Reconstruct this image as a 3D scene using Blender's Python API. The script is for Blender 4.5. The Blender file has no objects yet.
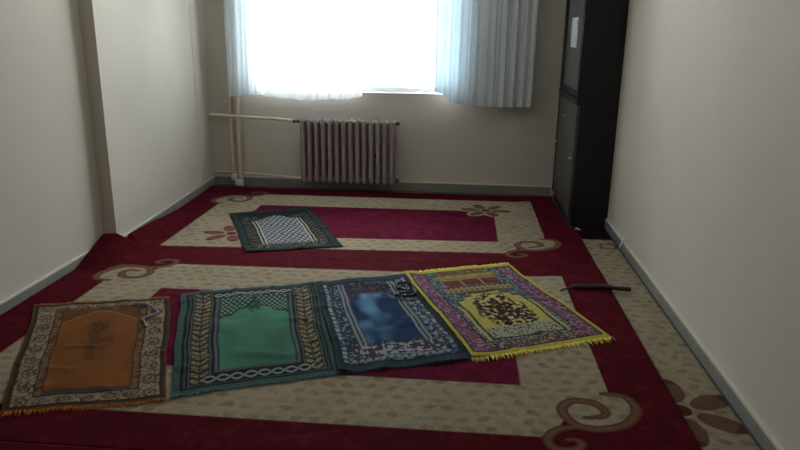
import bpy, bmesh, math, random
import numpy as np
from mathutils import Vector, Matrix

random.seed(7)
rng = np.random.default_rng(7)
scene = bpy.context.scene
COL = scene.collection

# ------------------------------------------------------------------ materials
def s2l(c):
    return tuple(((v/255)/12.92 if v/255 <= .04045 else ((v/255+.055)/1.055)**2.4) for v in c)

def mat(name, rgb, rough=.6, metal=0., noise=.0, nscale=20., bump=0., bscale=200., spec=.5):
    m = bpy.data.materials.new(name); m.use_nodes = True
    nt = m.node_tree; b = nt.nodes['Principled BSDF']
    b.inputs['Roughness'].default_value = rough
    b.inputs['Metallic'].default_value = metal
    b.inputs['Specular IOR Level'].default_value = spec
    tc = nt.nodes.new('ShaderNodeTexCoord')
    if noise > 0:
        n = nt.nodes.new('ShaderNodeTexNoise'); n.inputs['Scale'].default_value = nscale; n.inputs['Detail'].default_value = 4
        nt.links.new(tc.outputs['Object'], n.inputs['Vector'])
        r = nt.nodes.new('ShaderNodeMapRange')
        r.inputs['From Min'].default_value = .3; r.inputs['From Max'].default_value = .7
        r.inputs['To Min'].default_value = 1-noise; r.inputs['To Max'].default_value = 1+noise
        nt.links.new(n.outputs['Fac'], r.inputs['Value'])
        v = nt.nodes.new('ShaderNodeVectorMath'); v.operation = 'SCALE'
        v.inputs[0].default_value = rgb
        nt.links.new(r.outputs['Result'], v.inputs['Scale'])
        nt.links.new(v.outputs['Vector'], b.inputs['Base Color'])
    else:
        b.inputs['Base Color'].default_value = (*rgb, 1)
    if bump > 0:
        n2 = nt.nodes.new('ShaderNodeTexNoise'); n2.inputs['Scale'].default_value = bscale; n2.inputs['Detail'].default_value = 3
        nt.links.new(tc.outputs['Object'], n2.inputs['Vector'])
        bp = nt.nodes.new('ShaderNodeBump'); bp.inputs['Strength'].default_value = bump; bp.inputs['Distance'].default_value = .004
        nt.links.new(n2.outputs['Fac'], bp.inputs['Height'])
        nt.links.new(bp.outputs['Normal'], b.inputs['Normal'])
    return m

def pile_mat(name, sheen=.0, nscale=260., amt=.22, bump=.5, spec=.03):
    """woven pile: the woven colours come from the mesh, yarn grain from noise"""
    m = bpy.data.materials.new(name); m.use_nodes = True
    nt = m.node_tree; b = nt.nodes['Principled BSDF']
    b.inputs['Roughness'].default_value = .95
    b.inputs['Specular IOR Level'].default_value = spec
    b.inputs['Sheen Weight'].default_value = sheen
    b.inputs['Sheen Roughness'].default_value = .45
    a = nt.nodes.new('ShaderNodeVertexColor'); a.layer_name = 'woven'
    tc = nt.nodes.new('ShaderNodeTexCoord')
    n = nt.nodes.new('ShaderNodeTexNoise'); n.inputs['Scale'].default_value = nscale; n.inputs['Detail'].default_value = 3
    nt.links.new(tc.outputs['Object'], n.inputs['Vector'])
    r = nt.nodes.new('ShaderNodeMapRange')
    r.inputs['From Min'].default_value = .3; r.inputs['From Max'].default_value = .7
    r.inputs['To Min'].default_value = 1-amt; r.inputs['To Max'].default_value = 1+amt
    nt.links.new(n.outputs['Fac'], r.inputs['Value'])
    v = nt.nodes.new('ShaderNodeVectorMath'); v.operation = 'SCALE'
    nt.links.new(a.outputs['Color'], v.inputs[0]); nt.links.new(r.outputs['Result'], v.inputs['Scale'])
    nt.links.new(v.outputs['Vector'], b.inputs['Base Color'])
    bp = nt.nodes.new('ShaderNodeBump'); bp.inputs['Strength'].default_value = bump; bp.inputs['Distance'].default_value = .002
    nt.links.new(n.outputs['Fac'], bp.inputs['Height']); nt.links.new(bp.outputs['Normal'], b.inputs['Normal'])
    return m

def sheer_mat(name, rgb, trans, bump=.2, back=.45, back_rgb=None):
    m = bpy.data.materials.new(name); m.use_nodes = True
    nt = m.node_tree; nt.nodes.clear()
    out = nt.nodes.new('ShaderNodeOutputMaterial')
    d = nt.nodes.new('ShaderNodeBsdfDiffuse'); d.inputs['Color'].default_value = (*rgb, 1)
    t = nt.nodes.new('ShaderNodeBsdfTranslucent'); t.inputs['Color'].default_value = (*(back_rgb or rgb), 1)
    p = nt.nodes.new('ShaderNodeBsdfTransparent'); p.inputs['Color'].default_value = (.96, .98, 1, 1)
    tc = nt.nodes.new('ShaderNodeTexCoord')
    w = nt.nodes.new('ShaderNodeTexNoise'); w.inputs['Scale'].default_value = 90
    nt.links.new(tc.outputs['Object'], w.inputs['Vector'])
    bp = nt.nodes.new('ShaderNodeBump'); bp.inputs['Strength'].default_value = bump; bp.inputs['Distance'].default_value = .003
    nt.links.new(w.outputs['Fac'], bp.inputs['Height'])
    nt.links.new(bp.outputs['Normal'], d.inputs['Normal'])
    m1 = nt.nodes.new('ShaderNodeMixShader'); m1.inputs[0].default_value = back
    nt.links.new(d.outputs[0], m1.inputs[1]); nt.links.new(t.outputs[0], m1.inputs[2])
    m2 = nt.nodes.new('ShaderNodeMixShader'); m2.inputs[0].default_value = trans
    nt.links.new(m1.outputs[0], m2.inputs[1]); nt.links.new(p.outputs[0], m2.inputs[2])
    nt.links.new(m2.outputs[0], out.inputs[0])
    return m

def pane_mat(name, tint, gloss):
    m = bpy.data.materials.new(name); m.use_nodes = True
    nt = m.node_tree; nt.nodes.clear()
    out = nt.nodes.new('ShaderNodeOutputMaterial')
    g = nt.nodes.new('ShaderNodeBsdfGlossy'); g.inputs['Roughness'].default_value = .03
    p = nt.nodes.new('ShaderNodeBsdfTransparent'); p.inputs['Color'].default_value = (*tint, 1)
    fr = nt.nodes.new('ShaderNodeFresnel'); fr.inputs['IOR'].default_value = gloss
    m2 = nt.nodes.new('ShaderNodeMixShader')
    nt.links.new(fr.outputs[0], m2.inputs[0])
    nt.links.new(p.outputs[0], m2.inputs[1]); nt.links.new(g.outputs[0], m2.inputs[2])
    nt.links.new(m2.outputs[0], out.inputs[0])
    return m

M = {}
M['wall'] = mat('cream_paint', (.575, .530, .470), .85, noise=.025, nscale=3, bump=.12, bscale=60, spec=.2)
M['ceiling'] = mat('white_paint', (.82, .80, .76), .9, bump=.1, bscale=50, spec=.2)
M['floor'] = mat('dark_floor', (.045, .04, .036), .6, noise=.2, nscale=8)
M['tile'] = mat('grey_skirting_tile', (.225, .228, .215), .4, noise=.12, nscale=14)
M['cap'] = mat('pale_skirting_cap', (.60, .57, .50), .6, noise=.05)
M['pvc'] = mat('white_window_plastic', (.80, .82, .84), .35)
M['rad'] = mat('mauve_grey_enamel', (.33, .265, .27), .42, noise=.06, nscale=30)
M['pipe'] = mat('cream_pipe_paint', (.60, .53, .42), .5, noise=.04)
M['brass'] = mat('dark_brass_valve', (.10, .085, .07), .45, metal=.5)
M['black'] = mat('black_cabinet_board', (.017, .017, .018), .55, noise=.1, nscale=5, spec=.25)
M['blackframe'] = mat('black_door_frame', (.013, .013, .014), .5, spec=.3)
M['doorglass'] = mat('grey_frosted_door_glass', (.10, .10, .105), .28)
M['doorpanel'] = mat('dark_grey_door_panel', (.055, .055, .055), .4, noise=.08, nscale=4)
M['chrome'] = mat('pale_metal', (.65, .63, .58), .3, metal=.9)
M['paper'] = mat('white_paper', (.68, .70, .72), .7)
M['ink'] = mat('black_ink', (.04, .04, .05), .7)
M['blackfabric'] = mat('black_nylon', (.018, .018, .022), .6, noise=.2, nscale=60, bump=.2, bscale=120)
M['beadblack'] = mat('black_beads', (.008, .008, .010), .3)
M['beadwhite'] = mat('pale_beads', (.22, .235, .25), .4)
M['sheer'] = sheer_mat('white_sheer_curtain', (.78, .82, .86), .38)
M['sheer_thick'] = sheer_mat('gathered_sheer_curtain', (.70, .725, .74), .004, back=.13, back_rgb=(.52, .74, .92))
M['sheer_edge'] = sheer_mat('bunched_sheer_curtain', (.80, .83, .85), .03, back=.24, back_rgb=(.66, .80, .92))
M['glass'] = pane_mat('window_glass', (.93, .97, .98), 1.35)
M['carpet'] = pile_mat('carpet_pile', .0, 220, .22, .6)
M['velvet'] = pile_mat('prayer_rug_velvet', .04, 420, .22, .4, .08)

# ------------------------------------------------------------------ helpers
def tag(o, label=None, cat=None, group=None, kind=None):
    if label: o['label'] = label
    if cat: o['category'] = cat
    if group: o['group'] = group
    if kind: o['kind'] = kind
    return o

def empty(name, loc=(0, 0, 0)):
    o = bpy.data.objects.new(name, None); COL.objects.link(o); o.location = loc
    o.empty_display_size = .05
    return o

def obj(name, bm, mats, parent=None, smooth=True, angle=40):
    bmesh.ops.recalc_face_normals(bm, faces=bm.faces)
    me = bpy.data.meshes.new(name); bm.to_mesh(me); bm.free()
    if not isinstance(mats, (list, tuple)): mats = [mats]
    for m in mats: me.materials.append(m)
    if smooth:
        me.shade_smooth()
        me.set_sharp_from_angle(angle=math.radians(angle))
    o = bpy.data.objects.new(name, me); COL.objects.link(o)
    if parent:
        o.parent = parent
        o.location = -Vector(parent.location) if parent.type == 'EMPTY' else (0, 0, 0)
    return o

def box(bm, lo, hi, bevel=0., mi=0, seg=2):
    vs = [bm.verts.new((x, y, z)) for x in (lo[0], hi[0]) for y in (lo[1], hi[1]) for z in (lo[2], hi[2])]
    idx = [(0, 1, 3, 2), (4, 6, 7, 5), (0, 4, 5, 1), (2, 3, 7, 6), (0, 2, 6, 4), (1, 5, 7, 3)]
    fs = [bm.faces.new([vs[i] for i in q]) for q in idx]
    for f in fs: f.material_index = mi
    if bevel > 0:
        es = list({e for f in fs for e in f.edges})
        r = bmesh.ops.bevel(bm, geom=es, offset=bevel, segments=seg, affect='EDGES', profile=.5)
        for f in r['faces']: f.material_index = mi
    return bm

def BX(*boxes, bevel=0.):
    bm = bmesh.new()
    for b in boxes:
        box(bm, b[0], b[1], bevel, b[2] if len(b) > 2 else 0)
    return bm

def tube(bm, pts, rad, n=12, cap=True, mi=0):
    pts = [Vector(p) for p in pts]
    rads = rad if isinstance(rad, (list, tuple)) else [rad]*len(pts)
    rings = []; prev = None
    for i, p in enumerate(pts):
        t = (pts[min(i+1, len(pts)-1)] - pts[max(i-1, 0)]).normalized()
        if prev is None:
            a = Vector((0, 0, 1)) if abs(t.z) < .9 else Vector((1, 0, 0))
            u = t.cross(a).normalized()
        else:
            u = (prev - t*prev.dot(t)).normalized()
        prev = u; w = t.cross(u)
        rings.append([bm.verts.new(p + (u*math.cos(2*math.pi*k/n) + w*math.sin(2*math.pi*k/n))*rads[i]) for k in range(n)])
    for a, b in zip(rings[:-1], rings[1:]):
        for k in range(n):
            f = bm.faces.new((a[k], a[(k+1) % n], b[(k+1) % n], b[k])); f.material_index = mi
    if cap:
        f = bm.faces.new(rings[0][::-1]); f.material_index = mi
        f = bm.faces.new(rings[-1]); f.material_index = mi
    return bm

def ball(bm, c, r, seg=10, rings=7, scale=(1, 1, 1)):
    bmesh.ops.create_uvsphere(bm, u_segments=seg, v_segments=rings, radius=r,
                              matrix=Matrix.Translation(c) @ Matrix.Diagonal((*scale, 1)))
    return bm

def prism(bm, poly, z0, z1, mi=0):
    a = [bm.verts.new((x, y, z0)) for x, y in poly]; b = [bm.verts.new((x, y, z1)) for x, y in poly]
    n = len(poly)
    for i in range(n):
        f = bm.faces.new((a[i], a[(i+1) % n], b[(i+1) % n], b[i])); f.material_index = mi
    f = bm.faces.new(a[::-1]); f.material_index = mi
    f = bm.faces.new(b); f.material_index = mi
    return bm

def sstep(a, b, x):
    t = np.clip((x-a)/(b-a), 0, 1); return t*t*(3-2*t)

def catmull(P, n=8):
    P = [np.array(p, float) for p in P]; out = []
    for i in range(len(P)-1):
        p0, p1, p2, p3 = P[max(i-1, 0)], P[i], P[i+1], P[min(i+2, len(P)-1)]
        for k in range(n):
            t = k/n
            out.append(.5*((2*p1)+(-p0+p2)*t+(2*p0-5*p1+4*p2-p3)*t*t+(-p0+3*p1-3*p2+p3)*t**3))
    out.append(P[-1]); return np.array(out)

# ------------------------------------------------------------------ room shell
RX = 1.118; NLX = -2.25; YB = 5.97; YF = -1.3; ZC = 2.68
FL0 = (-2.165, 4.0); FL1 = (-2.24, YB)
WX0, WX1, WZ0, WZ1 = -1.87, .02, .855, 2.30

def struct(name, bm, m, parent=None, smooth=False):
    o = obj(name, bm, m, parent, smooth)
    if parent is None: tag(o, kind='structure')
    return o

struct('floor', BX(((-2.6, YF-.25, -.1), (1.4, YB+.25, 0))), M['floor'])
struct('ceiling', BX(((-2.6, YF-.25, ZC), (1.4, YB+.25, ZC+.1))), M['ceiling'])
struct('wall_right', BX(((RX, YF-.22, 0), (RX+.2, YB+.22, ZC))), M['wall'])
bm = bmesh.new()
prism(bm, [(NLX, YF-.22), (NLX, 4.0), FL0, FL1, (FL1[0], YB+.22), (-2.55, YB+.22), (-2.55, YF-.22)], 0, ZC)
struct('wall_left', bm, M['wall'])
struct('wall_back', BX(((FL1[0], YB, 0), (RX, YB+.22, WZ0)), ((FL1[0], YB, WZ1), (RX, YB+.22, ZC)),
                       ((FL1[0], YB, WZ0), (WX0, YB+.22, WZ1)), ((WX1, YB, WZ0), (RX, YB+.22, WZ1))), M['wall'])
struct('wall_front', BX(((NLX, YF-.22, 0), (RX, YF, ZC))), M['wall'])

bm = bmesh.new()
prism(bm, [(-2.2265, 5.62), (-2.2205, 5.63), (-2.2245, 5.72), (-2.2305, 5.73)], .08, ZC)
struct('trim_1', bm, M['wall'])

# skirting: grey tile face with a pale cap
def skirt(name, p0, p1, h, th=.015, side=1):
    d = Vector((p1[0]-p0[0], p1[1]-p0[1], 0)).normalized(); n = Vector((-d.y, d.x, 0))*side
    bm = bmesh.new()
    def pr(z0, z1, t, mi):
        a, b = Vector((*p0, 0)), Vector((*p1, 0))
        q = [(a.x, a.y), (b.x, b.y), (b.x+n.x*t, b.y+n.y*t), (a.x+n.x*t, a.y+n.y*t)]
        prism(bm, q, z0, z1, mi)
    pr(0, h-.010, th, 0); pr(h-.010, h, th+.0015, 1)
    return struct(name, bm, [M['tile'], M['cap']])
skirt('baseboard_right', (RX, YF+.01), (RX, 4.98), .070)
skirt('baseboard_left', (NLX, YF+.01), (NLX, 3.998), .066, side=-1)
skirt('baseboard_left_alcove', FL0, (FL1[0], YB), .078, side=-1)
skirt('baseboard_back', (FL1[0]+.014, YB), (.815, YB), .086, side=-1)

# ------------------------------------------------------------------ window
win = tag(empty('window_1', ((WX0+WX1)/2, YB+.11, WZ0)), kind='structure')
FY0, FY1 = YB+.085, YB+.145
g = .001
bm = BX(((WX0+g, FY0, WZ0+g), (WX0+.06, FY1, WZ1-g)), ((WX1-.06, FY0, WZ0+g), (WX1-g, FY1, WZ1-g)),
        ((WX0+.06, FY0, WZ0+g), (WX1-.06, FY1, WZ0+.05)), ((WX0+.06, FY0, WZ1-.06), (WX1-.06, FY1, WZ1-g)), bevel=.004)
obj('window_frame', bm, M['pvc'], win)
for a, b in ((WX0+.06, WX1-.06),):
    obj('window_pane', BX(((a, FY0+.025, WZ0+.05), (b, FY0+.03, WZ1-.06))), M['glass'], win)
obj('window_sill', BX(((WX0+g, YB-.004, WZ0+g*.5), (WX1-g, FY0, WZ0+.012)), bevel=.002), M['pvc'], win)

# ------------------------------------------------------------------ curtains
rod = tag(empty('curtain_rod', (-.7, 5.86, 2.42)), 'thin white curtain rod above the window', 'curtain rod')
bm = bmesh.new(); tube(bm, [(-2.12, 5.86, 2.42), (.72, 5.86, 2.42)], .011, 12)
obj('pole', bm, M['pvc'], rod)
for xx in (-2.125, .725):
    bm = bmesh.new(); ball(bm, (xx, 5.86, 2.42), .02); obj('finial', bm, M['pvc'], rod)
for xx in (-2.08, -.7, .66):
    obj('bracket', BX(((xx-.012, 5.86, 2.405), (xx+.012, YB-.001, 2.43)), bevel=.002), M['pvc'], rod)

def curtain(name, x0, x1, hem, folds, amp, m, label, y0=5.86, gather=None, seed=1, strips=None):
    r = np.random.default_rng(seed)
    nx, nz = 220, 40; zt = 2.408
    ph = r.uniform(0, 6.28, 4)
    V = []; F = []
    for j in range(nz+1):
        t = j/nz
        for i in range(nx+1):
            s = i/nx
            sg = s if gather is None else gather(s)
            x = x0+(x1-x0)*s
            h = hem(x)
            z = zt+(h-zt)*t
            w = (math.sin(2*math.pi*folds*sg+ph[0]) + .45*math.sin(2*math.pi*folds*1.73*sg+ph[1])
                 + .3*math.sin(2*math.pi*folds*2.9*sg+ph[2]+1.2*t))
            a = amp*(.55+.45*t)
            V.append((x + .012*t*math.sin(9*sg+ph[3]), y0 + a*w, z))
    for j in range(nz):
        for i in range(nx):
            k = j*(nx+1)+i
            F.append((k, k+1, k+nx+2, k+nx+1))
    me = bpy.data.meshes.new(name); me.from_pydata(V, [], F); me.shade_smooth()
    if not isinstance(m, list): m = [m]
    for q in m: me.materials.append(q)
    if strips:
        for p in me.polygons:
            p.material_index = strips(p.center.x)
    o = bpy.data.objects.new(name, me); COL.objects.link(o)
    return tag(o, label, 'curtain', 'curtains at the window')

def hemL(x):
    return float(np.interp(x, [-2.02, -1.9, -1.78, -1.6, -1.35, -1.1, -.95, -.83], [.812, .822, .838, .815, .795, .81, .815, .845]))
def hemR(x):
    return float(np.interp(x, [-.24, -.16, -.06, .1, .3, .62], [.90, .875, .80, .785, .775, .785]))
curtain('curtain', -2.02, -.845, hemL, 11, .016, [M['sheer'], M['sheer_edge']],
        'pale sheer curtain drawn across the left half of the window',
        gather=lambda s: s+.045*math.sin(2*math.pi*s), seed=3, strips=lambda x: 1 if x < -1.80 else 0)
curtain('curtain', -.235, .60, hemR, 10, .017, M['sheer_thick'],
        'gathered pale blue curtain hanging right of the window beside the black cabinet', seed=5)

# ------------------------------------------------------------------ radiator
NS = 14; RX0, RX1 = -1.385, -.545; RZ0, RZ1 = .080, .652; RY = 5.84
rad = tag(empty('radiator', ((RX0+RX1)/2, RY, 0)), 'grey ribbed cast iron radiator on the wall under the window', 'radiator')
pitch = (RX1-RX0)/NS
for i in range(NS):
    cx = RX0+pitch*(i+.5)
    bm = bmesh.new()
    for dy in (-.052, 0, .052):
        tube(bm, [(cx, RY+dy, RZ0+.012), (cx, RY+dy, RZ0+.03), (cx, RY+dy, RZ0+.07), (cx, RY+dy, RZ1-.07), (cx, RY+dy, RZ1-.03), (cx, RY+dy, RZ1-.010)],
             [.012, .021, .0185, .0185, .021, .012], 10)
    for zz in (RZ0+.035, RZ1-.035):
        tube(bm, [(cx, RY-.068, zz), (cx, RY-.055, zz), (cx, RY+.055, zz), (cx, RY+.068, zz)], [.014, .024, .024, .014], 10)
        tube(bm, [(cx-pitch/2+.0005, RY, zz), (cx+pitch/2-.0005, RY, zz)], .02, 10)
    obj('section', bm, M['rad'], rad)
bm = bmesh.new()
tube(bm, [(RX0-.065, RY, RZ1-.035), (RX0-.03, RY, RZ1-.035), (RX0, RY, RZ1-.035)], [.012, .015, .018], 12)
vl = obj('valve', bm, M['brass'], rad)
bm = bmesh.new(); tube(bm, [(RX0-.04, RY-.013, RZ1-.035), (RX0-.04, RY-.05, RZ1-.035)], .013, 10)
obj('valve_knob', bm, M['brass'], vl)
for zz in (RZ0+.035, RZ1-.035):
    bm = bmesh.new(); tube(bm, [(RX1, RY, zz), (RX1+.02, RY, zz), (RX1+.022, RY, zz), (RX1+.032, RY, zz)], [.018, .018, .011, .011], 8)
    obj('end_plug', bm, M['brass'], rad)
for xx in (RX0+.2, RX1-.2):
    obj('wall_bracket', BX(((xx-.012, RY+.07, .30), (xx+.012, YB-.0005, .33)), ((xx-.012, RY+.025, .325), (xx+.012, RY+.075, .345))), M['brass'], rad)

# heating pipes
hp = tag(empty('heating_pipes', (-2.0, 5.92, 0)), 'cream painted heating pipes running down the corner beside the radiator', 'pipes')
bm = bmesh.new(); tube(bm, [(-2.035, 5.925, .09), (-2.032, 5.925, 1.2), (-2.045, 5.925, ZC-.001)], .017, 12); obj('riser', bm, M['pipe'], hp)
bm = bmesh.new(); tube(bm, [(-1.972, 5.925, .002), (-1.964, 5.925, 1.2), (-1.96, 5.925, ZC-.001)], .021, 12); obj('riser', bm, M['pipe'], hp)
bm = bmesh.new(); tube(bm, [(-2.222, 5.922, .645), (-1.9, 5.90, .634), (-1.60, 5.87, .627), (-1.50, 5.85, .622), (-1.452, 5.84, .618)], .0145, 12)
obj('supply_pipe', bm, M['pipe'], hp)
bm = bmesh.new(); tube(bm, [(-2.20, 5.935, .128), (-1.95, 5.93, .122), (-1.60, 5.90, .108), (-1.42, 5.85, .106), (-1.385, 5.84, .108)], .011, 12)
obj('return_pipe', bm, M['pipe'], hp)
bm = bmesh.new()
box(bm, (-2.055, 5.895, .06), (-1.995, 5.95, .115), .012)
box(bm, (-2.02, 5.895, .002), (-1.945, 5.95, .07), .014)
obj('pipe_sleeve', bm, mat('white_plaster_lump', (.66, .64, .60), .9, noise=.1, nscale=40, bump=.4, bscale=60), hp)

# ------------------------------------------------------------------ black cabinet
CX0, CX1, CY0, CY1, CZ = .828, 1.1165, 4.985, 5.945, 1.98
cab = tag(empty('cabinet', ((CX0+CX1)/2, (CY0+CY1)/2, 0)), 'tall black cabinet with grey glass upper door standing in the corner', 'cabinet')
bm = BX(((CX0+.02, CY0, 0), (CX1, CY0+.02, CZ)), ((CX0+.02, CY1-.02, 0), (CX1, CY1, CZ)),
        ((CX1-.01, CY0+.02, 0), (CX1, CY1-.02, CZ)), ((CX0+.02, CY0+.02, CZ-.02), (CX1-.01, CY1-.02, CZ)),
        ((CX0+.02, CY0+.02, 0), (CX1-.01, CY1-.02, .06)), ((CX0+.02, CY0+.02, .90), (CX1-.01, CY1-.02, .925)))
obj('body', bm, M['black'], cab, smooth=False)
obj('rail', BX(((CX0-.004, CY0, .895), (CX0+.0195, CY1, .935)), bevel=.003), M['blackframe'], cab)
# upper door: frame, frosted pane
ud = obj('upper_door', BX(((CX0, CY0+.002, .94), (CX0+.0195, CY0+.07, CZ-.004)), ((CX0, CY1-.16, .94), (CX0+.0195, CY1-.002, CZ-.004)),
                          ((CX0, CY0+.07, .94), (CX0+.0195, CY1-.16, .99)), ((CX0, CY0+.07, CZ-.07), (CX0+.0195, CY1-.16, CZ-.004)), bevel=.003), M['blackframe'], cab)
pane = obj('door_pane', BX(((CX0+.006, CY0+.068, .985), (CX0+.012, CY1-.158, CZ-.068))), M['doorglass'], ud, smooth=False)
ld = obj('lower_door', BX(((CX0, CY0+.002, .062), (CX0+.0195, CY1-.10, .891)), bevel=.003), M['doorpanel'], cab)
stile = obj('door_stile', BX(((CX0, CY1-.098, .062), (CX0+.0195, CY1-.002, .891)), bevel=.003), M['blackframe'], cab)
for (ky, kz) in ((CY1-.085, .50), (CY0+.05, .505), (CY0+.50, .765)):
    bm = bmesh.new(); tube(bm, [(CX0, ky, kz), (CX0-.010, ky, kz), (CX0-.012, ky, kz), (CX0-.022, ky, kz)], [.005, .005, .011, .009], 12)
    obj('knob', bm, M['chrome'], ld if kz < .9 and ky < CY1-.1 else stile)
# paper notice on the pane
note = tag(empty('paper_notice', (CX0-.001, 5.42, 1.40)), 'narrow white paper notice taped to the glass door of the black cabinet', 'notice')
obj('sheet', BX(((CX0+.0035, 5.27, 1.285), (CX0+.0048, 5.55, 1.50))), M['paper'], note, smooth=False)
for y0, y1, z0, z1 in ((5.285, 5.31, 1.45, 1.475), (5.29, 5.305, 1.42, 1.44)):
    obj('print_mark', BX(((CX0+.0028, y0, z0), (CX0+.0034, y1, z1))), M['ink'], note, smooth=False)

# ------------------------------------------------------------------ woven things
def vnoise(x, y, seed=0.):
    ix, iy = np.floor(x), np.floor(y); fx, fy = x-ix, y-iy
    fx = fx*fx*(3-2*fx); fy = fy*fy*(3-2*fy)
    h = lambda a, b: np.modf(np.abs(np.sin(a*127.1+b*311.7+seed*74.7)*43758.5453))[0]
    return (h(ix, iy)*(1-fx)+h(ix+1, iy)*fx)*(1-fy)+(h(ix, iy+1)*(1-fx)+h(ix+1, iy+1)*fx)*fy

def cloth(name, P, zf, nx, ny, paint, th, m, parent=None, ss=2, extra=None):
    """P(s,t)->(x,y) world; zf(x,y)->top z; paint(s,t,x,y)->(n,3) linear colours"""
    s, t = np.meshgrid(np.linspace(0, 1, nx+1), np.linspace(0, 1, ny+1))
    s, t = s.ravel(), t.ravel()
    x, y = P(s, t); z = zf(x, y, s, t)
    col = np.zeros((len(s), 3))
    for a in range(ss):
        for b in range(ss):
            s2 = np.clip(s+((a+.5)/ss-.5)/nx, 0, 1); t2 = np.clip(t+((b+.5)/ss-.5)/ny, 0, 1)
            x2, y2 = P(s2, t2); col += paint(s2, t2, x2, y2)
    col /= ss*ss
    i = np.arange(nx+1); j = np.arange(ny+1); W = nx+1
    ring = np.concatenate([i[:-1], (j[:-1])*W+nx, ny*W+i[::-1][:-1], j[::-1][:-1]*W])
    V = np.stack([x, y, z], 1)
    low = V[ring].copy(); low[:, 2] -= th
    V = np.concatenate([V, low]); C = np.concatenate([col, col[ring]*1.0])
    k = (np.arange(ny)[:, None]*W+np.arange(nx)[None, :]).ravel()
    F = np.stack([k, k+1, k+W+1, k+W], 1)
    n0 = len(s); nr = len(ring); q = np.arange(nr); q1 = (q+1) % nr
    F = np.concatenate([F, np.stack([ring[q1], ring[q], n0+q, n0+q1], 1)])
    off = np.zeros(3)
    if parent is not None: off = np.array(parent.location)
    V = V-off
    me = bpy.data.meshes.new(name)
    me.vertices.add(len(V)); me.vertices.foreach_set('co', V.ravel().astype(np.float32))
    me.loops.add(F.size); me.loops.foreach_set('vertex_index', F.ravel().astype(np.int32))
    me.polygons.add(len(F)); me.polygons.foreach_set('loop_start', (np.arange(len(F))*4).astype(np.int32))
    me.update(calc_edges=True); me.validate()
    ca = me.color_attributes.new('woven', 'FLOAT_COLOR', 'POINT')
    ca.data.foreach_set('color', np.concatenate([np.clip(C, 0, 1), np.ones((len(C), 1))], 1).ravel().astype(np.float32))
    me.materials.append(m); me.shade_smooth()
    o = bpy.data.objects.new(name, me); COL.objects.link(o)
    if parent is not None: o.parent = parent
    return o

def fill(c, mask, rgb):
    c[mask] = rgb

def seg_dist(px, py, pts, wid):
    """smallest (distance - halfwidth) to a polyline with varying half width"""
    best = np.full(px.shape, 9.)
    for k in range(len(pts)-1):
        a, b = pts[k], pts[k+1]; d = b-a; L = d@d+1e-12
        t = np.clip(((px-a[0])*d[0]+(py-a[1])*d[1])/L, 0, 1)
        w = wid[k]+(wid[k+1]-wid[k])*t
        best = np.minimum(best, np.hypot(px-a[0]-d[0]*t, py-a[1]-d[1]*t)-w)
    return best

def inside(px, py, poly):
    r = np.zeros(px.shape, bool); n = len(poly)
    for i in range(n):
        (x0, y0), (x1, y1) = poly[i], poly[(i+1) % n]
        if y0 == y1: continue
        c = ((y0 > py) != (y1 > py)) & (px < (x1-x0)*(py-y0)/(y1-y0)+x0)
        r ^= c
    return r

BURG = np.array((.068, .0048, .0100)); BURG_IN = np.array((.088, .0060, .022))  # inner field bluer: bluish light reflected off the pile is put into its colour
BEIGE = np.array((.285, .240, .168)); BEIGE_D = np.array((.165, .130, .085))
SCROLL = np.array((.140, .072, .044)); SCROLL_D = np.array((.060, .022, .014))
PETAL = np.array((.112, .064, .044))

# frame of a carpet in its own coordinates: beige frame outer box, inner box
BX0, BX1, BY0, BY1 = -1.99, .635, 2.18, 3.835
IX0, IX1, IY0, IY1 = -1.62, .29, 2.545, 3.425
# scroll of the near right corner, relative to the outer corner (BX1, BY0)
S1 = catmull(np.array([[0.61, 2.50], [.672, 2.497], [.707, 2.47], [.72, 2.401], [.7, 2.343], [.651, 2.281], [.568, 2.246], [.483, 2.263],
     [.441, 2.326], [.436, 2.388], [.477, 2.441], [.532, 2.441], [.574, 2.416], [.597, 2.362], [.574, 2.329], [.515, 2.322]])-(BX1, BY0), 6)
S2 = catmull(np.array([[.50, 2.262], [.463, 2.257], [.399, 2.233], [.358, 2.178], [.364, 2.125], [.398, 2.108], [.44, 2.112], [.472, 2.142], [.462, 2.173], [.425, 2.171]])-(BX1, BY0), 6)
def taper(n, w, a=.35, b=.55):
    u = np.linspace(0, 1, n); return w*(a+(1-a)*np.minimum(1, u*5))*(1-(1-b)*np.clip((u-.8)/.2, 0, 1))
W1, W2 = taper(len(S1), .0225, .6), taper(len(S2), .020, .6)
loop = S1[:6*9+1]
keep = np.concatenate([S1[:6*8+1], [(-.235, .053), (-.275, 0.), (-.275, -.01), (-.6, -.01), (-.6, .6), (0.01, .6), (.01, .32)]])

def paint_beige(x, y):
    c = np.repeat(BEIGE[None], len(x), 0)
    cell = .082
    gy = np.floor(y/cell/.8); xx = x/cell+.5*np.mod(gy, 2); gx = np.floor(xx)
    h1 = np.modf(np.abs(np.sin(gx*12.9+gy*78.2)*43758.5))[0]; h2 = np.modf(np.abs(np.sin(gx*39.3+gy*11.1)*24634.6))[0]
    fx = (xx-gx-.5-(h1-.5)*.3)*cell; fy = (y/cell/.8-gy-.5-(h2-.5)*.3)*cell*.8
    ang = (h1-.5)*1.4
    rx = fx*np.cos(ang)+fy*np.sin(ang); ry = -fx*np.sin(ang)+fy*np.cos(ang)
    wob = .35*(vnoise(x*70, y*70, 3)-.5)
    d = np.hypot(rx/.030, ry/.019)+wob
    k = (1-sstep(.75, 1.05, d))*(.35+.65*h2)
    vein = sstep(.55, .75, vnoise(x*120, y*120, 5))*.35
    k = np.clip(np.maximum(k*.75, 0)-.25*k*vein+.22*sstep(.5, .75, vnoise(x*55, y*55, 9)), 0, 1)
    c = c*(1-k[:, None])+BEIGE_D*k[:, None]
    return c*(.93+.14*vnoise(x*6, y*6, 2))[:, None]

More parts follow.
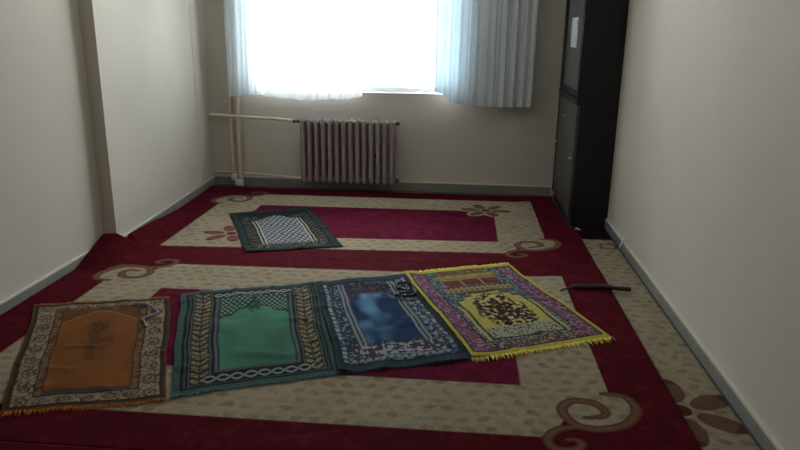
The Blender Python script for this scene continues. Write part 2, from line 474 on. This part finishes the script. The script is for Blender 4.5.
def flower(c, x, y, cx, cy, R, rot, ring=False, petal=None):
    petal = PETAL if petal is None else petal
    dx, dy = x-cx, y-cy
    if ring:
        m = np.zeros(len(x), bool)
        for k in range(6):
            a = rot+k*math.pi/3
            u = dx*math.cos(a)+dy*math.sin(a); v = -dx*math.sin(a)+dy*math.cos(a)
            m |= np.hypot((u-R*.60)/(R*.52), v/(R*.345)) < 1
        c[m] = paint_beige(x[m], y[m])
    for k in range(6):
        a = rot+k*math.pi/3
        u = dx*math.cos(a)+dy*math.sin(a); v = -dx*math.sin(a)+dy*math.cos(a)
        e = np.hypot((u-R*.62)/(R*.38), v/(R*.205))
        m = e < 1
        c[m] = petal*(.85+.3*vnoise(u[m]*60, v[m]*160, 4))[:, None]
        c[m & (u > R*.84)] = petal*.62
        c[(e >= .9) & (e < 1)] = petal*.7
    c[np.hypot(dx, dy) < R*.17] = SCROLL_D

def scroll(c, x, y, cx, cy, sg):
    """corner curl; sg=+1 near right corner, -1 its half turn"""
    px, py = (x-cx)*sg, (y-cy)*sg
    near = (np.abs(px) < .45) & (np.abs(py) < .45)
    idx = np.where(near)[0]
    if not len(idx): return
    qx, qy = px[idx], py[idx]
    m = (qx > -.28) & (qx <= .001) & (qy >= -.001) & (qy < .32) & ~inside(qx, qy, keep)
    c[idx[m]] = BURG
    m = inside(qx, qy, loop)
    c[idx[m]] = paint_beige(x[idx[m]], y[idx[m]])
    d1 = seg_dist(qx, qy, S1, W1); d2 = seg_dist(qx, qy, S2, W2)
    dd = np.minimum(d1, d2)
    m = dd < 0
    f = np.clip(-dd[m]/.015, 0, 1)[:, None]
    c[idx[m]] = SCROLL_D*(1-f)+SCROLL*f

def paint_carpet(xd, yd, x0=BX0, x1=BX1, y0=BY0, y1=BY1, ins=None, rot=-.1):
    ix0, ix1, iy0, iy1 = ins or (IX0, IX1, IY0, IY1)
    n = len(xd)
    c = np.repeat(BURG[None], n, 0)*(.70+.75*vnoise(xd*14, yd*14, 1)*vnoise(xd*45, yd*45, 6)+.22*vnoise(xd*80, yd*80, 8))[:, None]
    fr = (xd > x0) & (xd < x1) & (yd > y0) & (yd < y1)
    c[fr] = paint_beige(xd[fr], yd[fr])
    scroll(c, xd, yd, x1, y0, 1.); scroll(c, xd, yd, x0, y1, -1.)
    inn = (xd > ix0) & (xd < ix1) & (yd > iy0) & (yd < iy1)
    c[inn] = BURG_IN*(.70+.75*vnoise(xd[inn]*16, yd[inn]*16, 3)*vnoise(xd[inn]*50, yd[inn]*50, 7)+.22*vnoise(xd[inn]*80, yd[inn]*80, 8))[:, None]
    flower(c, xd, yd, ix1-.06, iy1+.03, .20, rot, True)
    flower(c, xd, yd, ix0+.02, iy0+.05, .20, rot, True, np.array((.150, .055, .045)))
    return c

SEAM = 3.99
def carpet_z(x, y):
    """walking surface of the wide carpets"""
    return .0105 + .0068*sstep(.46, .60, x)

def curl(x, y):
    a = sstep(-2.04, -2.15, x)*sstep(5.15, 4.05, y)*sstep(4.02, 4.14, y)
    return .065*a + .115*np.clip((-1.90-x)/.25, 0, 1)*np.clip(np.minimum((y-3.60)/.36, (4.03-y)/.05), 0, 1)

# right-hand strip carpet under the others
def strip_P(s, t): return .62+s*.468, -1.0+t*5.965
def strip_paint(s, t, x, y):
    c = paint_beige(x, y)
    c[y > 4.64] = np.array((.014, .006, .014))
    # curl remnant close to the end band
    d = np.abs(np.hypot((x-1.03)/.05, (y-4.49)/.055)-1)*.05
    c[(d < .011) & (y < 4.56)] = np.array((.11, .08, .065))
    flower(c, x, y, .888, 2.405, .245, .50)
    c *= 1.0
    return c
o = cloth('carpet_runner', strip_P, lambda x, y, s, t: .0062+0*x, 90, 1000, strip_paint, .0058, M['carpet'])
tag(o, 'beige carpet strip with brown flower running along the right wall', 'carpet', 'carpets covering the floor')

XR = .877
def near_P(s, t):
    y = 1.932+t*(SEAM-.003-1.932)
    xl = -2.232+.084*np.clip((y-3.955)/.02, 0, 1)
    return xl+s*(XR-xl), y
def wav(x, y): return .0012*np.sin(x*7+y*3)*np.sin(y*5+1)
def near_z(x, y, s, t):
    return carpet_z(x, y)+curl(x, y)
KD = 1/.9905
def near_paint(s, t, x, y):
    x, y = x*KD, y*KD
    return paint_carpet(x, y-.025*(x+.6)*sstep(3.0, 3.9, y))
o = cloth('carpet', near_P, near_z, 560, 380, near_paint, .0095, M['carpet'])
tag(o, 'burgundy and beige framed carpet under the row of four prayer rugs', 'carpet', 'carpets covering the floor')

def far_P(s, t):
    y = SEAM+t*(5.84-SEAM)
    xl = -2.147-.075*(y-SEAM)/1.94
    xr = XR-.004-.060*sstep(4.88, 4.965, y)
    return xl+s*(xr-xl), y
def far_z(x, y, s, t): return carpet_z(x, y)+curl(x, y)
def far_design(x, y):
    k = np.clip((y-4.1)/1.6, 0, 1)
    return x, y-(.062*(1-k)+.016*k)*(x+.66)
def far_paint(s, t, x, y):
    xd, yd = far_design(x*KD, y*KD)
    return paint_carpet(xd, yd, -1.955, .622, 4.225, 5.675, (-1.60, .295, 4.475, 5.318))
o = cloth('carpet', far_P, far_z, 560, 340, far_paint, .0095, M['carpet'])
tag(o, 'burgundy and beige framed carpet under the radiator end of the room', 'carpet', 'carpets covering the floor')

def front_P(s, t): return -2.232+s*(XR+2.232), -.22+t*(1.927+.22)
def front_paint(s, t, x, y): return paint_carpet(x, y+2.095)
o = cloth('carpet', front_P, lambda x, y, s, t: carpet_z(x, y), 260, 200, front_paint, .0095, M['carpet'], ss=1)
tag(o, 'burgundy carpet nearest the camera with only its edge showing', 'carpet', 'carpets covering the floor')

# ---- prayer rugs
def quad(bl, br, tr, tl):
    bl, br, tr, tl = (np.array(q)*.9875 for q in (bl, br, tr, tl))
    def P(s, t):
        s = np.asarray(s, float); t = np.asarray(t, float)
        w = lambda k: (bl[k]*(1-s)+br[k]*s)*(1-t)+(tl[k]*(1-s)+tr[k]*s)*t
        return w(0), w(1)
    return P
LEN = 1.08; WID = .70
def C(*rgb): return np.array(s2l(rgb))**1.06*.64
def mix(c, m, rgb): c[m] = rgb
def band(v, a, b): return (v >= a) & (v < b)
def edge_in(u, v):   # distance in metres to the nearest rug edge
    return np.minimum(np.minimum(u, 1-u)*WID, np.minimum(v, 1-v)*LEN)
def tri(x): return np.abs(np.mod(x, 1)-.5)*2
def rect(u, v, a, b, p, q): return (u > a) & (u < b) & (v > p) & (v < q)

def paint_brown(u, v, x, y):
    n = vnoise(u*40, v*60, 2); n2 = vnoise(u*90, v*130, 4)
    c = np.repeat(C(100, 62, 30)[None], len(u), 0)
    e = edge_in(u, v)
    mix(c, e > .012, C(64, 44, 34))
    b = e > .030
    pale = C(164, 150, 128)
    c[b] = pale*(.75+.4*n[b])[:, None]
    # brown motifs inside the pale border
    side = (np.minimum(u, 1-u) < .165)
    wv = np.where(side, v*9, u*7)
    ac = np.where(side, (np.minimum(u, 1-u)*WID-.072)/.042, (np.minimum(v, 1-v)*LEN-.062)/.032)
    k = np.hypot(tri(wv)*1.1-.0, ac)
    mix(c, b & (k < .75) & (k > .42) & (n > .3), C(116, 90, 70))
    mix(c, b & (k < .22), C(104, 76, 56))
    mix(c, b & (n2 > .66), C(100, 78, 62))
    # inner frames
    i1 = rect(u, v, .165, .835, .085, .93)
    mix(c, i1, C(60, 42, 30))
    i2 = rect(u, v, .176, .824, .093, .922)
    mix(c, i2, C(132, 104, 70)); c[i2 & (n > .55)] = C(98, 72, 44)
    i3 = rect(u, v, .214, .786, .118, .905)
    mix(c, i3, C(70, 45, 24))
    i4 = rect(u, v, .224, .776, .125, .898)
    f = C(138, 84, 32)
    c[i4] = f*(.72+.55*vnoise(u*6, v*6, 11)[i4]*(.8+.4*n[i4]))[:, None]
    # arch lines and top spandrels
    ax = np.abs(u-.5)/.276
    arch = .888-.13*ax
    mix(c, i4 & (np.abs(v-arch) < .007), C(150, 118, 66))
    sp = i4 & (v > arch+.006)
    c[sp] = C(122, 74, 32)*(.75+.5*n[sp])[:, None]
    mix(c, sp & (n2 > .72), C(92, 56, 24))
    # medallion sprig below the arch
    k = np.hypot((u-.5)/.07, (v-.70)/.05)
    mix(c, i4 & (k < 1) & (n2 > .5), C(82, 50, 20))
    dk = i4 & (np.exp(-((u-.5)/.13)**2-((v-.52)/.2)**2)*vnoise(u*13, v*11, 31) > .42); c[dk] = c[dk]*.72
    # darker lower corner bands
    mix(c, rect(u, v, .214, .786, .093, .122), C(84, 70, 62))
    return c

def chain(c, m, w, a, pale, dark):
    """linked lozenges along w, across a in -1..1"""
    mix(c, m, dark)
    k = np.abs(np.abs(np.sin(w*math.pi))*.75-np.abs(a))
    mix(c, m & (k < .25), pale)
    mix(c, m & (np.hypot(tri(w+.5)*1.0, a) < .28), pale*.8)

def paint_green(u, v, x, y):
    n = vnoise(u*60, v*90, 2)
    teal = C(70, 98, 96); dark = C(26, 32, 36)
    c = np.repeat(teal[None], len(u), 0)*(.8+.4*n)[:, None]
    m = rect(u, v, .045, .965, .028, .975); mix(c, m, C(18, 28, 30))
    m = rect(u, v, .062, .95, .04, .965); mix(c, m, C(70, 92, 88))
    m = rect(u, v, .075, .94, .047, .958); mix(c, m, dark)
    # leaf columns at the two sides
    for cu in (.155, .86):
        m = rect(u, v, cu-.066, cu+.066, .05, .955)
        a = (u-cu)/.06
        w = np.mod(v*21-.75*np.abs(a), 1)
        mix(c, m, C(30, 34, 36))
        lf = m & (np.abs(a) < .82) & (w < .66)
        c[lf] = C(158, 142, 112)*(.6+.7*n[lf])[:, None]
        mix(c, lf & (vnoise(u*120, v*160, 15) > .68), C(70, 64, 52))
        mix(c, m & (np.abs(a) < .09), C(60, 54, 44))
        mix(c, m & (np.abs(np.abs(a)-1.02) < .07), C(100, 112, 106))
    # chains at top and bottom
    m = rect(u, v, .235, .785, .905, .945); chain(c, m, u*17, (v-.925)/.02, C(190, 196, 190), C(30, 38, 40))
    m = rect(u, v, .16, .86, .055, .112); chain(c, m, u*12, (v-.083)/.028, C(150, 160, 158), C(28, 30, 36))
    # field
    i1 = rect(u, v, .232, .785, .125, .895); mix(c, i1, C(44, 46, 56))
    i2 = rect(u, v, .242, .775, .132, .89); mix(c, i2, C(104, 112, 116))
    i3 = rect(u, v, .258, .759, .138, .885); mix(c, i3, C(48, 74, 70))
    i4 = rect(u, v, .272, .745, .145, .88)
    c[i4] = C(80, 138, 114)*(.58+.75*vnoise(u*6, v*5, 3)[i4]+.12*n[i4])[:, None]
    ax = np.abs(u-.508)/.236
    arch = .80-.16*ax**.9+.012*np.cos(ax*14)*(ax > .15)
    sp = i4 & (v > arch)
    lat = (tri(u*26+v*20) < .46) | (tri(u*26-v*20) < .46)
    mix(c, sp, C(150, 172, 160)); mix(c, sp & lat, C(40, 80, 68))
    mix(c, i4 & (np.abs(v-arch) < .010), C(32, 62, 54))
    k = np.hypot((u-.508)/.045, (v-.755)/.075)
    mix(c, i4 & (k < 1) & (n > .38), C(40, 78, 66))
    mix(c, i4 & (np.abs(u-.508) < .012) & (v > .78), C(36, 70, 60))
    return c

def paint_blue(u, v, x, y):
    n = vnoise(u*60, v*90, 2); n2 = vnoise(u*28, v*45, 5)
    c = np.repeat(C(50, 72, 82)[None], len(u), 0)*(.75+.5*n)[:, None]
    m = rect(u, v, .02, .98, .035, .955); mix(c, m, C(34, 44, 56))
    # outer pale dashes
    for cu in (.075, .925):
        m = (np.abs(u-cu) < .018) & band(v, .06, .94)
        mix(c, m, C(82, 96, 110)); mix(c, m & (tri(v*22+.5*n) < .5) & (n2 > .3), C(168, 180, 186))
    m = rect(u, v, .10, .90, .05, .93)
    c[m] = C(44, 58, 78)*(.6+.9*n2[m])[:, None]
    mix(c, m & (n > .62), C(120, 138, 152))
    # double pale stripes beside the field
    for cu in (.215, .255, .755, .795):
        m = (np.abs(u-cu) < .010) & band(v, .16, .92); mix(c, m, C(150, 156, 160))
        m2 = (np.abs(u-cu) < .017) & ~(np.abs(u-cu) < .010) & band(v, .16, .92); mix(c, m2, C(56, 62, 78))
    for cu in (.85,):
        m = (np.abs(u-cu) < .016) & band(v, .1, .9); mix(c, m & (tri(v*17+.3) < .5), C(150, 160, 172))
    # field
    f = rect(u, v, .275, .735, .22, .92)
    mix(c, f, C(40, 44, 62)); c[f & (n > .6)] = C(96, 100, 116)
    mix(c, f & (n > .8), C(110, 56, 72))
    ax = np.abs(u-.505)/.23
    arch = .79-.22*np.clip(ax-.45, 0, 1)**1.4+.03*(vnoise(u*14, v*14, 21)-.5)
    g = f & (v < arch) & (v > .23)
    cl = vnoise(u*6+1.5, v*5, 8)*.55+vnoise(u*14, v*12, 9)*.30+.25*np.exp(-((u-.56)/.12)**2-((v-.50)/.22)**2)
    t = sstep(.40, .92, cl)[:, None]
    col = C(16, 58, 102)*(1-t)+C(118, 172, 212)*t
    c[g] = col[g]
    mix(c, f & ~g & (np.abs(v-arch) < .02) & (n2 > .5), C(104, 44, 66))
    # lower block band
    m = rect(u, v, .14, .86, .095, .205)
    blk = vnoise(u*26, v*64, 12)*.6+.4*vnoise(u*60, v*30, 13)
    mix(c, m, C(60, 68, 88)); mix(c, m & (blk > .52), C(168, 172, 178)); mix(c, m & (blk < .32), C(92, 42, 60))
    m = rect(u, v, .10, .90, .065, .088); mix(c, m & (tri(u*18) < .6), C(150, 160, 170))
    return c

def paint_yellow(u, v, x, y):
    n = vnoise(u*60, v*90, 2); n2 = vnoise(u*95, v*150, 5); n3 = vnoise(u*34, v*52, 7)
    yel = C(200, 186, 84)
    c = np.repeat(yel[None], len(u), 0)*(.82+.3*n)[:, None]
    m = rect(u, v, .028, .972, .03, .965); mix(c, m, C(52, 40, 60))
    # magenta border at the sides, blue grey within
    m = rect(u, v, .04, .96, .04, .955)
    c[m] = C(138, 92, 122)*(.8+.35*n[m])[:, None]
    mix(c, m & (n > .62), C(180, 144, 160)); mix(c, m & (n2 > .66), C(100, 52, 88))
    m = rect(u, v, .155, .845, .105, .955); mix(c, m, C(60, 38, 54))
    m = rect(u, v, .165, .835, .04, .955)
    c[m] = C(76, 98, 112)*(.65+.6*n[m])[:, None]
    mix(c, m & (n2 > .64), C(150, 160, 160)); mix(c, m & (n2 < .2), C(44, 50, 70))
    # top band: dark red and beige ornaments
    m = rect(u, v, .27, .73, .90, .955); c[m] = C(112, 64, 56)*(.7+.6*n3[m])[:, None]
    mix(c, m & (n2 > .62), C(150, 136, 90))
    m = rect(u, v, .22, .77, .845, .895); mix(c, m, C(176, 164, 78)); mix(c, m & (n2 > .66), C(104, 84, 46))
    m = rect(u, v, .25, .75, .735, .835); mix(c, m, C(118, 58, 52))
    mix(c, m & ((np.abs(np.mod(u*6, 1)-.5) < .05) | (v > .82)), C(176, 140, 116))
    m = rect(u, v, .22, .79, .645, .728); mix(c, m, C(168, 148, 104)); mix(c, m & ((tri(u*22) < .42) & (tri(v*26) < .55)), C(92, 72, 52))
    mix(c, m & (band(v, .645, .655) | band(v, .718, .728)), C(88, 70, 56))
    # yellow niche
    ax = np.abs(u-.5)
    top = np.where(ax < .12, .625, np.where(ax < .20, .59, .555))
    ni = (ax < .262) & (v > .135) & (v < top)
    mix(c, (ax < .275) & (v > .125) & (v < top+.012), C(58, 48, 40))
    c[ni] = C(196, 186, 104)*(.88+.2*n[ni])[:, None]
    k = np.hypot((u-.5)/.185, (v-.395)/.20)+.22*(n3-.5)
    rg = ni & (k < 1)
    c[rg] = C(150, 132, 84)
    swirl = np.sin(26*k+5*np.arctan2(v-.395, (u-.5)*.65)+5*n3)
    n4 = vnoise(u*46, v*62, 17)
    mix(c, rg & ((swirl > .35) | (n4 < .46)), C(56, 20, 16)); mix(c, rg & (n4 > .66), C(206, 196, 140))
    mix(c, ni & (np.abs(k-1.03) < .05) & (n > .45), C(112, 90, 50))
    m = ni & (v < .235); mix(c, m & (n2 > .44), C(172, 176, 164)); mix(c, m & (n2 < .34), C(72, 66, 62))
    # slim yellow bars at the niche sides
    for cu in (.205, .795):
        mix(c, (np.abs(u-cu) < .010) & band(v, .12, .50), yel)
    m = rect(u, v, .17, .83, .045, .115); c[m] = C(98, 62, 70)*(.6+.8*n3[m])[:, None]
    mix(c, m & (n2 > .62), C(168, 158, 140))
    return c

def paint_dark(u, v, x, y):
    n = vnoise(u*60, v*90, 2); n2 = vnoise(u*95, v*150, 5)
    c = np.repeat(C(26, 46, 50)[None], len(u), 0)*(.75+.4*n)[:, None]
    m = rect(u, v, .03, .97, .03, .97); mix(c, m, C(44, 62, 62))
    m = rect(u, v, .075, .925, .05, .95); c[m] = C(18, 28, 38)*(.8+.4*n[m])[:, None]
    for cu in (.145, .855):
        m = (np.abs(u-cu) < .055) & band(v, .07, .74)
        z = tri(v*16); a = np.abs(u-cu)/.05
        mix(c, m, C(22, 30, 34)); mix(c, m & (np.abs(a-z*.9) < .20) & (n > .25), C(104, 98, 74))
    mix(c, band(v, .75, .83) & ((np.abs(u-.2) < .09) | (np.abs(u-.8) < .09)) & (n2 > .66), C(128, 136, 140))
    m = rect(u, v, .225, .775, .12, .76)
    ax = np.abs(u-.5)/.275
    m = m & (v < .845-.13*ax) | rect(u, v, .225, .775, .12, .72)
    dm = (np.abs(u-.5) < .275) & (v > .12) & (v < .86-.15*ax)
    mix(c, dm, C(40, 46, 52))
    for a, b, col in ((.214, .230, C(190, 188, 150)), (.240, .252, C(20, 24, 30)), (.252, .264, C(206, 208, 204))):
        mm = ((u > a) & (u < b)) | ((u < 1-a) & (u > 1-b)); mix(c, mm & (v > .115) & (v < .72), col)
    ins = (np.abs(u-.5) < .232) & (v > .125) & (v < .845-.15*ax)
    lat = (tri(u*15+v*13) < .30) | (tri(u*15-v*13) < .30)
    mix(c, ins, C(178, 180, 184)); mix(c, ins & lat, C(66, 72, 84)); mix(c, ins & (n2 > .78), C(96, 100, 108))
    lo = rect(u, v, .15, .85, .04, .17)
    mix(c, lo & (n2 > .60), C(120, 118, 104))
    return c

def fringe(P, zf, parent, rgb, length, n, edges, name='fringe', seed=1):
    r = np.random.default_rng(seed)
    m = mat(parent.name+'_fringe_yarn', rgb, .95, noise=.2, nscale=90, spec=.1)
    bm = bmesh.new()
    pl = Vector(parent.location)
    for e in edges:
        for k in range(n):
            s = (k+.5+r.uniform(-.4, .4))/n
            if e == 'b': (x, y), (x2, y2) = P(s, 0.), P(s, .1)
            elif e == 't': (x, y), (x2, y2) = P(s, 1.), P(s, .9)
            elif e == 'l': (x, y), (x2, y2) = P(0., s), P(.1, s)
            else: (x, y), (x2, y2) = P(1., s), P(.9, s)
            d = Vector((float(x-x2), float(y-y2), 0)).normalized()
            q = Vector((-d.y, d.x, 0))
            L = length*r.uniform(.6, 1.15); w = .0062
            lean = q*L*r.uniform(-.35, .35)
            z0 = float(zf(np.array([x]), np.array([y]), np.array([.5]), np.array([.5]))[0])-.0012
            b = Vector((float(x), float(y), z0))-d*.003-pl
            tip = b+d*L+lean; g = float(carpet_z(np.array([tip.x+pl.x]), np.array([0.]))[0])+.0015-pl.z
            tip.z = max(g, min(tip.z, g+.001))
            mid = b.lerp(tip, .5); mid.z = max(b.z, tip.z)-.0005
            vs = []
            for c_, ww in ((b, w), (mid, w*.8)):
                vs.append([bm.verts.new(c_+q*ww*.5), bm.verts.new(c_-q*ww*.5), bm.verts.new(c_+Vector((0, 0, .0022)))])
            tv = bm.verts.new(tip)
            for i in range(3):
                bm.faces.new((vs[0][i], vs[0][(i+1) % 3], vs[1][(i+1) % 3], vs[1][i]))
                bm.faces.new((vs[1][i], vs[1][(i+1) % 3], tv))
    bmesh.ops.recalc_face_normals(bm, faces=bm.faces)
    me = bpy.data.meshes.new(name); bm.to_mesh(me); bm.free(); me.materials.append(m)
    o = bpy.data.objects.new(name, me); COL.objects.link(o); o.parent = parent
    return o

RUGS = {}
def prayer_rug(key, corners, paint, label, fr_rgb, fr_len, edges, lift=.006, wr=.004, seed=1, ns=110, bend=None):
    P0 = quad(*corners)
    r = np.random.default_rng(seed); ph = r.uniform(0, 6, 6)
    def P(s, t):
        x, y = P0(s, t)
        s = np.asarray(s, float); t = np.asarray(t, float)
        x = x+.004*np.sin(9*t+ph[0])+.002*np.sin(23*t+ph[1]); y = y+.004*np.sin(8*s+ph[2])+.002*np.sin(21*s+ph[3])
        return x, y
    def zf(x, y, s, t):
        w = np.abs(vnoise(x*5.5+seed, y*5.5, seed)-.5)*2
        w2 = vnoise(x*13, y*13, seed+3)
        edge = np.minimum(np.minimum(s, 1-s), np.minimum(t, 1-t))
        z = carpet_z(x, y)+lift+wr*(1-sstep(.0, .35, w))+wr*.45*w2
        if bend: z = z+bend(x, y, s, t)
        return z
    cx = [c[0]*.9875 for c in corners]; cy = [c[1]*.9875 for c in corners]
    bx, by = sum(cx)/4, sum(cy)/4
    root = empty('prayer_rug', (bx, by, float(carpet_z(np.array([bx]), np.array([by]))[0])))
    tag(root, label, 'prayer rug', 'prayer rugs laid on the carpets')
    cloth('pile', P, zf, 200, 300, lambda s, t, x, y: paint(s, t, x, y), .0045, M['velvet'], root)
    for k, e in enumerate(edges): fringe(P, zf, root, fr_rgb, fr_len, ns, e, seed=seed+20*k)
    RUGS[key] = (P, zf)
    return root

prayer_rug('brown', ((-1.680, 2.120), (-1.108, 2.275), (-1.510, 3.275), (-2.150, 3.085)), paint_brown,
           'brown and orange prayer rug, leftmost of the row, with pale beads on it', s2l((150, 92, 34)), .038, 'tb', seed=2)
prayer_rug('green', ((-1.095, 2.300), (-.470, 2.565), (-.775, 3.600), (-1.475, 3.335)), paint_green,
           'prayer rug with a plain green field and pale leaf borders, second from left', s2l((88, 116, 120)), .024, 'tb', seed=3, wr=.007)
prayer_rug('blue', ((-.470, 2.556), (.096, 2.765), (-.296, 3.800), (-.782, 3.585)), paint_blue,
           'dark blue prayer rug with a cloudy blue field, between the green and yellow rugs', s2l((56, 78, 92)), .020, 'tb', seed=4, wr=.006, bend=lambda x, y, s, t: .011*(1-sstep(.03, .12, s)))
prayer_rug('yellow', ((.098, 2.756), (.758, 3.035), (.330, 4.060), (-.302, 3.808)), paint_yellow,
           'yellow fringed prayer rug with magenta borders, rightmost of the row', (.80, .69, .15), .044, 'tb', seed=5, lift=.009, bend=lambda x, y, s, t: .008*(1-sstep(.03, .16, s)))
prayer_rug('dark', ((-1.355, 4.085), (-.745, 4.285), (-1.185, 5.262), (-1.765, 4.990)), paint_dark,
           'dark green prayer rug with a white latticed arch, alone near the radiator', s2l((28, 44, 48)), .012, 'tb', seed=6)

def top_of(key, x, y):
    P, zf = RUGS[key]
    return float(zf(np.array([x]), np.array([y]), np.array([.5]), np.array([.5]))[0])

# ---- strings of prayer beads
def beads(name, path, r, m, label, key, spacing=2.05, tassel=True):
    pts = catmull(np.array(path)*.985, 16)
    d = np.concatenate([[0], np.cumsum(np.hypot(*np.diff(pts, axis=0).T))])
    n = int(d[-1]/(r*spacing)); q = np.linspace(0, d[-1], n)
    X = np.interp(q, d, pts[:, 0]); Y = np.interp(q, d, pts[:, 1])
    zz = [max(top_of(k, x, y) for k in key) for x, y in zip(X, Y)]
    root = empty(name, (float(X.mean()), float(Y.mean()), min(zz)))
    tag(root, label, 'prayer beads', 'prayer beads on the rugs')
    bm = bmesh.new()
    for x, y, z in zip(X, Y, zz): ball(bm, (x, y, z+r+.002), r, 8, 6)
    obj('bead_strand', bm, m, root)
    if tassel:
        x, y, z = X[-1], Y[-1], zz[-1]
        t = np.array([X[-1]-X[-3], Y[-1]-Y[-3]]); t /= np.hypot(*t)
        bm = bmesh.new()
        tube(bm, [(x, y, z+r), (x+t[0]*.02, y+t[1]*.02, z+r*.9), (x+t[0]*.05, y+t[1]*.05, z+r*.7)], [r*.7, r*.8, r*.9], 8)
        obj('tassel', bm, m, root)
    return root
beads('prayer_beads', [(-1.655, 3.16), (-1.60, 3.168), (-1.545, 3.13), (-1.50, 3.085), (-1.488, 3.04), (-1.52, 2.985), (-1.50, 2.945)], .0062, M['beadwhite'],
      'string of pale beads on the upper corner of the brown rug', ('brown',))
beads('prayer_beads', [(x_-.022, y_-.004) for x_, y_ in [(-.185, 3.475), (-.20, 3.55), (-.215, 3.61), (-.265, 3.632), (-.297, 3.60), (-.29, 3.555), (-.25, 3.53), (-.205, 3.535),
                       (-.185, 3.50), (-.20, 3.455), (-.25, 3.425), (-.285, 3.43), (-.275, 3.465), (-.235, 3.49)]], .0095, M['beadblack'],
      'black beads coiled on the blue rug beside the yellow rug', ('blue',))

# ---- small black umbrella on the carpets
zc = .0173
um = tag(empty('umbrella', (.76, 3.634, zc)), 'slim folded black umbrella lying across the carpet edge near the right wall', 'umbrella')
bm = bmesh.new()
r0 = .0145
pts = [(.655, 3.625), (.67, 3.626), (.74, 3.634), (.83, 3.640), (.878, 3.638)]
n = 16
tube(bm, [(x, y, zc+.016) for x, y in pts], [.008, .0125, .0145, .0155, .0145], n)
for v in bm.verts:                                   # furled cloth pleats
    v.co.z += .0012*math.sin(v.co.x*160+v.co.y*300)
obj('furled_cloth', bm, M['blackfabric'], um)
bm = bmesh.new(); tube(bm, [(.876, 3.636, zc+.016), (.885, 3.630, zc+.016), (.93, 3.628, zc+.015), (.972, 3.626, zc+.014), (.978, 3.626, zc+.014)], [.009, .0135, .013, .0135, .009], 14)
obj('handle', bm, mat('black_plastic', (.012, .012, .012), .35), um)
bm = bmesh.new(); tube(bm, [(.660, 3.625, zc+.012), (.635, 3.621, zc+.006), (.615, 3.612, zc+.0055), (.600, 3.598, zc+.005), (.590, 3.577, zc+.0045)], .0042, 8)
obj('wrist_strap', bm, M['blackfabric'], um)

# ---- scrap of paper by the cabinet foot, strip over the skirting joint
bm = bmesh.new()
pv = [bm.verts.new(p) for p in ((.862, 4.835, .0185), (.903, 4.818, .0185), (.896, 4.858, .0215), (.870, 4.866, .024))]
f = bm.faces.new(pv); r = bmesh.ops.extrude_face_region(bm, geom=[f])
for v in [e for e in r['geom'] if isinstance(e, bmesh.types.BMVert)]: v.co.z += .0015
o = obj('paper_scrap', bm, mat('dull_paper', (.30, .29, .28), .8, noise=.15, nscale=60)); tag(o, 'tiny crumpled white paper scrap on the carpet before the black cabinet', 'paper scrap')
bm = bmesh.new()
prism(bm, [(RX-.022, 4.40), (RX-.0175, 4.40), (RX-.0175, 4.435), (RX-.022, 4.435)], .0065, .100)
for v_ in bm.verts:
    v_.co.y += -(v_.co.z-.05)*.9
o = obj('joint_strip', bm, M['pvc'], smooth=False); tag(o, 'short pale upright strip covering the baseboard joint on right wall', 'trim strip')

# ------------------------------------------------------------------ light
w = bpy.data.worlds.new('overcast_sky'); scene.world = w; w.use_nodes = True
bg = w.node_tree.nodes['Background']
bg.inputs['Color'].default_value = (1.0, .985, .955, 1)
wn = w.node_tree; wtc = wn.nodes.new('ShaderNodeTexCoord'); sep = wn.nodes.new('ShaderNodeSeparateXYZ')
ramp = wn.nodes.new('ShaderNodeFloatCurve'); cu = ramp.mapping.curves[0]          # pale sky over sunlit ground
cu.points[0].location = (0, .52); cu.points[1].location = (1, .52)
for pt in ((.44, .58), (.5, .44), (.56, .30), (.68, .30), (.85, .48)): cu.points.new(*pt)
ramp.mapping.update()
mr = wn.nodes.new('ShaderNodeMapRange'); mr.inputs['From Min'].default_value = -1; mr.inputs['From Max'].default_value = 1
mu = wn.nodes.new('ShaderNodeMath'); mu.operation = 'MULTIPLY'; mu.inputs[1].default_value = 26.0
wn.links.new(wtc.outputs['Generated'], sep.inputs[0]); wn.links.new(sep.outputs['Z'], mr.inputs['Value'])
wn.links.new(mr.outputs['Result'], ramp.inputs['Value']); wn.links.new(ramp.outputs['Value'], mu.inputs[0])
wn.links.new(mu.outputs[0], bg.inputs['Strength'])
L = bpy.data.lights.new('window_daylight_portal', 'AREA'); L.shape = 'RECTANGLE'; L.size = WX1-WX0; L.size_y = WZ1-WZ0
L.cycles.is_portal = True
lo = bpy.data.objects.new('window_daylight_portal', L); COL.objects.link(lo)
lo.location = ((WX0+WX1)/2, YB+.18, (WZ0+WZ1)/2); lo.rotation_euler = (math.radians(-90), 0, 0)

# ------------------------------------------------------------------ camera
pitch_, yaw_, roll_ = math.radians(16.06767), math.radians(4.89257), math.radians(.80957)
fwd = Vector((-math.sin(yaw_)*math.cos(pitch_), math.cos(yaw_)*math.cos(pitch_), -math.sin(pitch_)))
right = Vector((math.cos(yaw_), math.sin(yaw_), 0)); up = right.cross(fwd)
r2 = math.cos(roll_)*right+math.sin(roll_)*up; u2 = -math.sin(roll_)*right+math.cos(roll_)*up
cam = bpy.data.cameras.new('camera'); cam.sensor_width = 36; cam.lens = 680.4/800*36; cam.clip_start = .02
co = bpy.data.objects.new('camera', cam); COL.objects.link(co)
co.matrix_world = Matrix(((r2.x, u2.x, -fwd.x, 0), (r2.y, u2.y, -fwd.y, 0), (r2.z, u2.z, -fwd.z, 1.4), (0, 0, 0, 1)))
scene.camera = co

vs = scene.view_settings
vs.view_transform = 'Standard'; vs.look = 'None'; vs.gamma = 1; vs.use_curve_mapping = False
vs.exposure = .95
cy = scene.cycles
cy.use_denoising = True; cy.max_bounces = 10; cy.diffuse_bounces = 6; cy.transparent_max_bounces = 12
cy.sample_clamp_indirect = 6
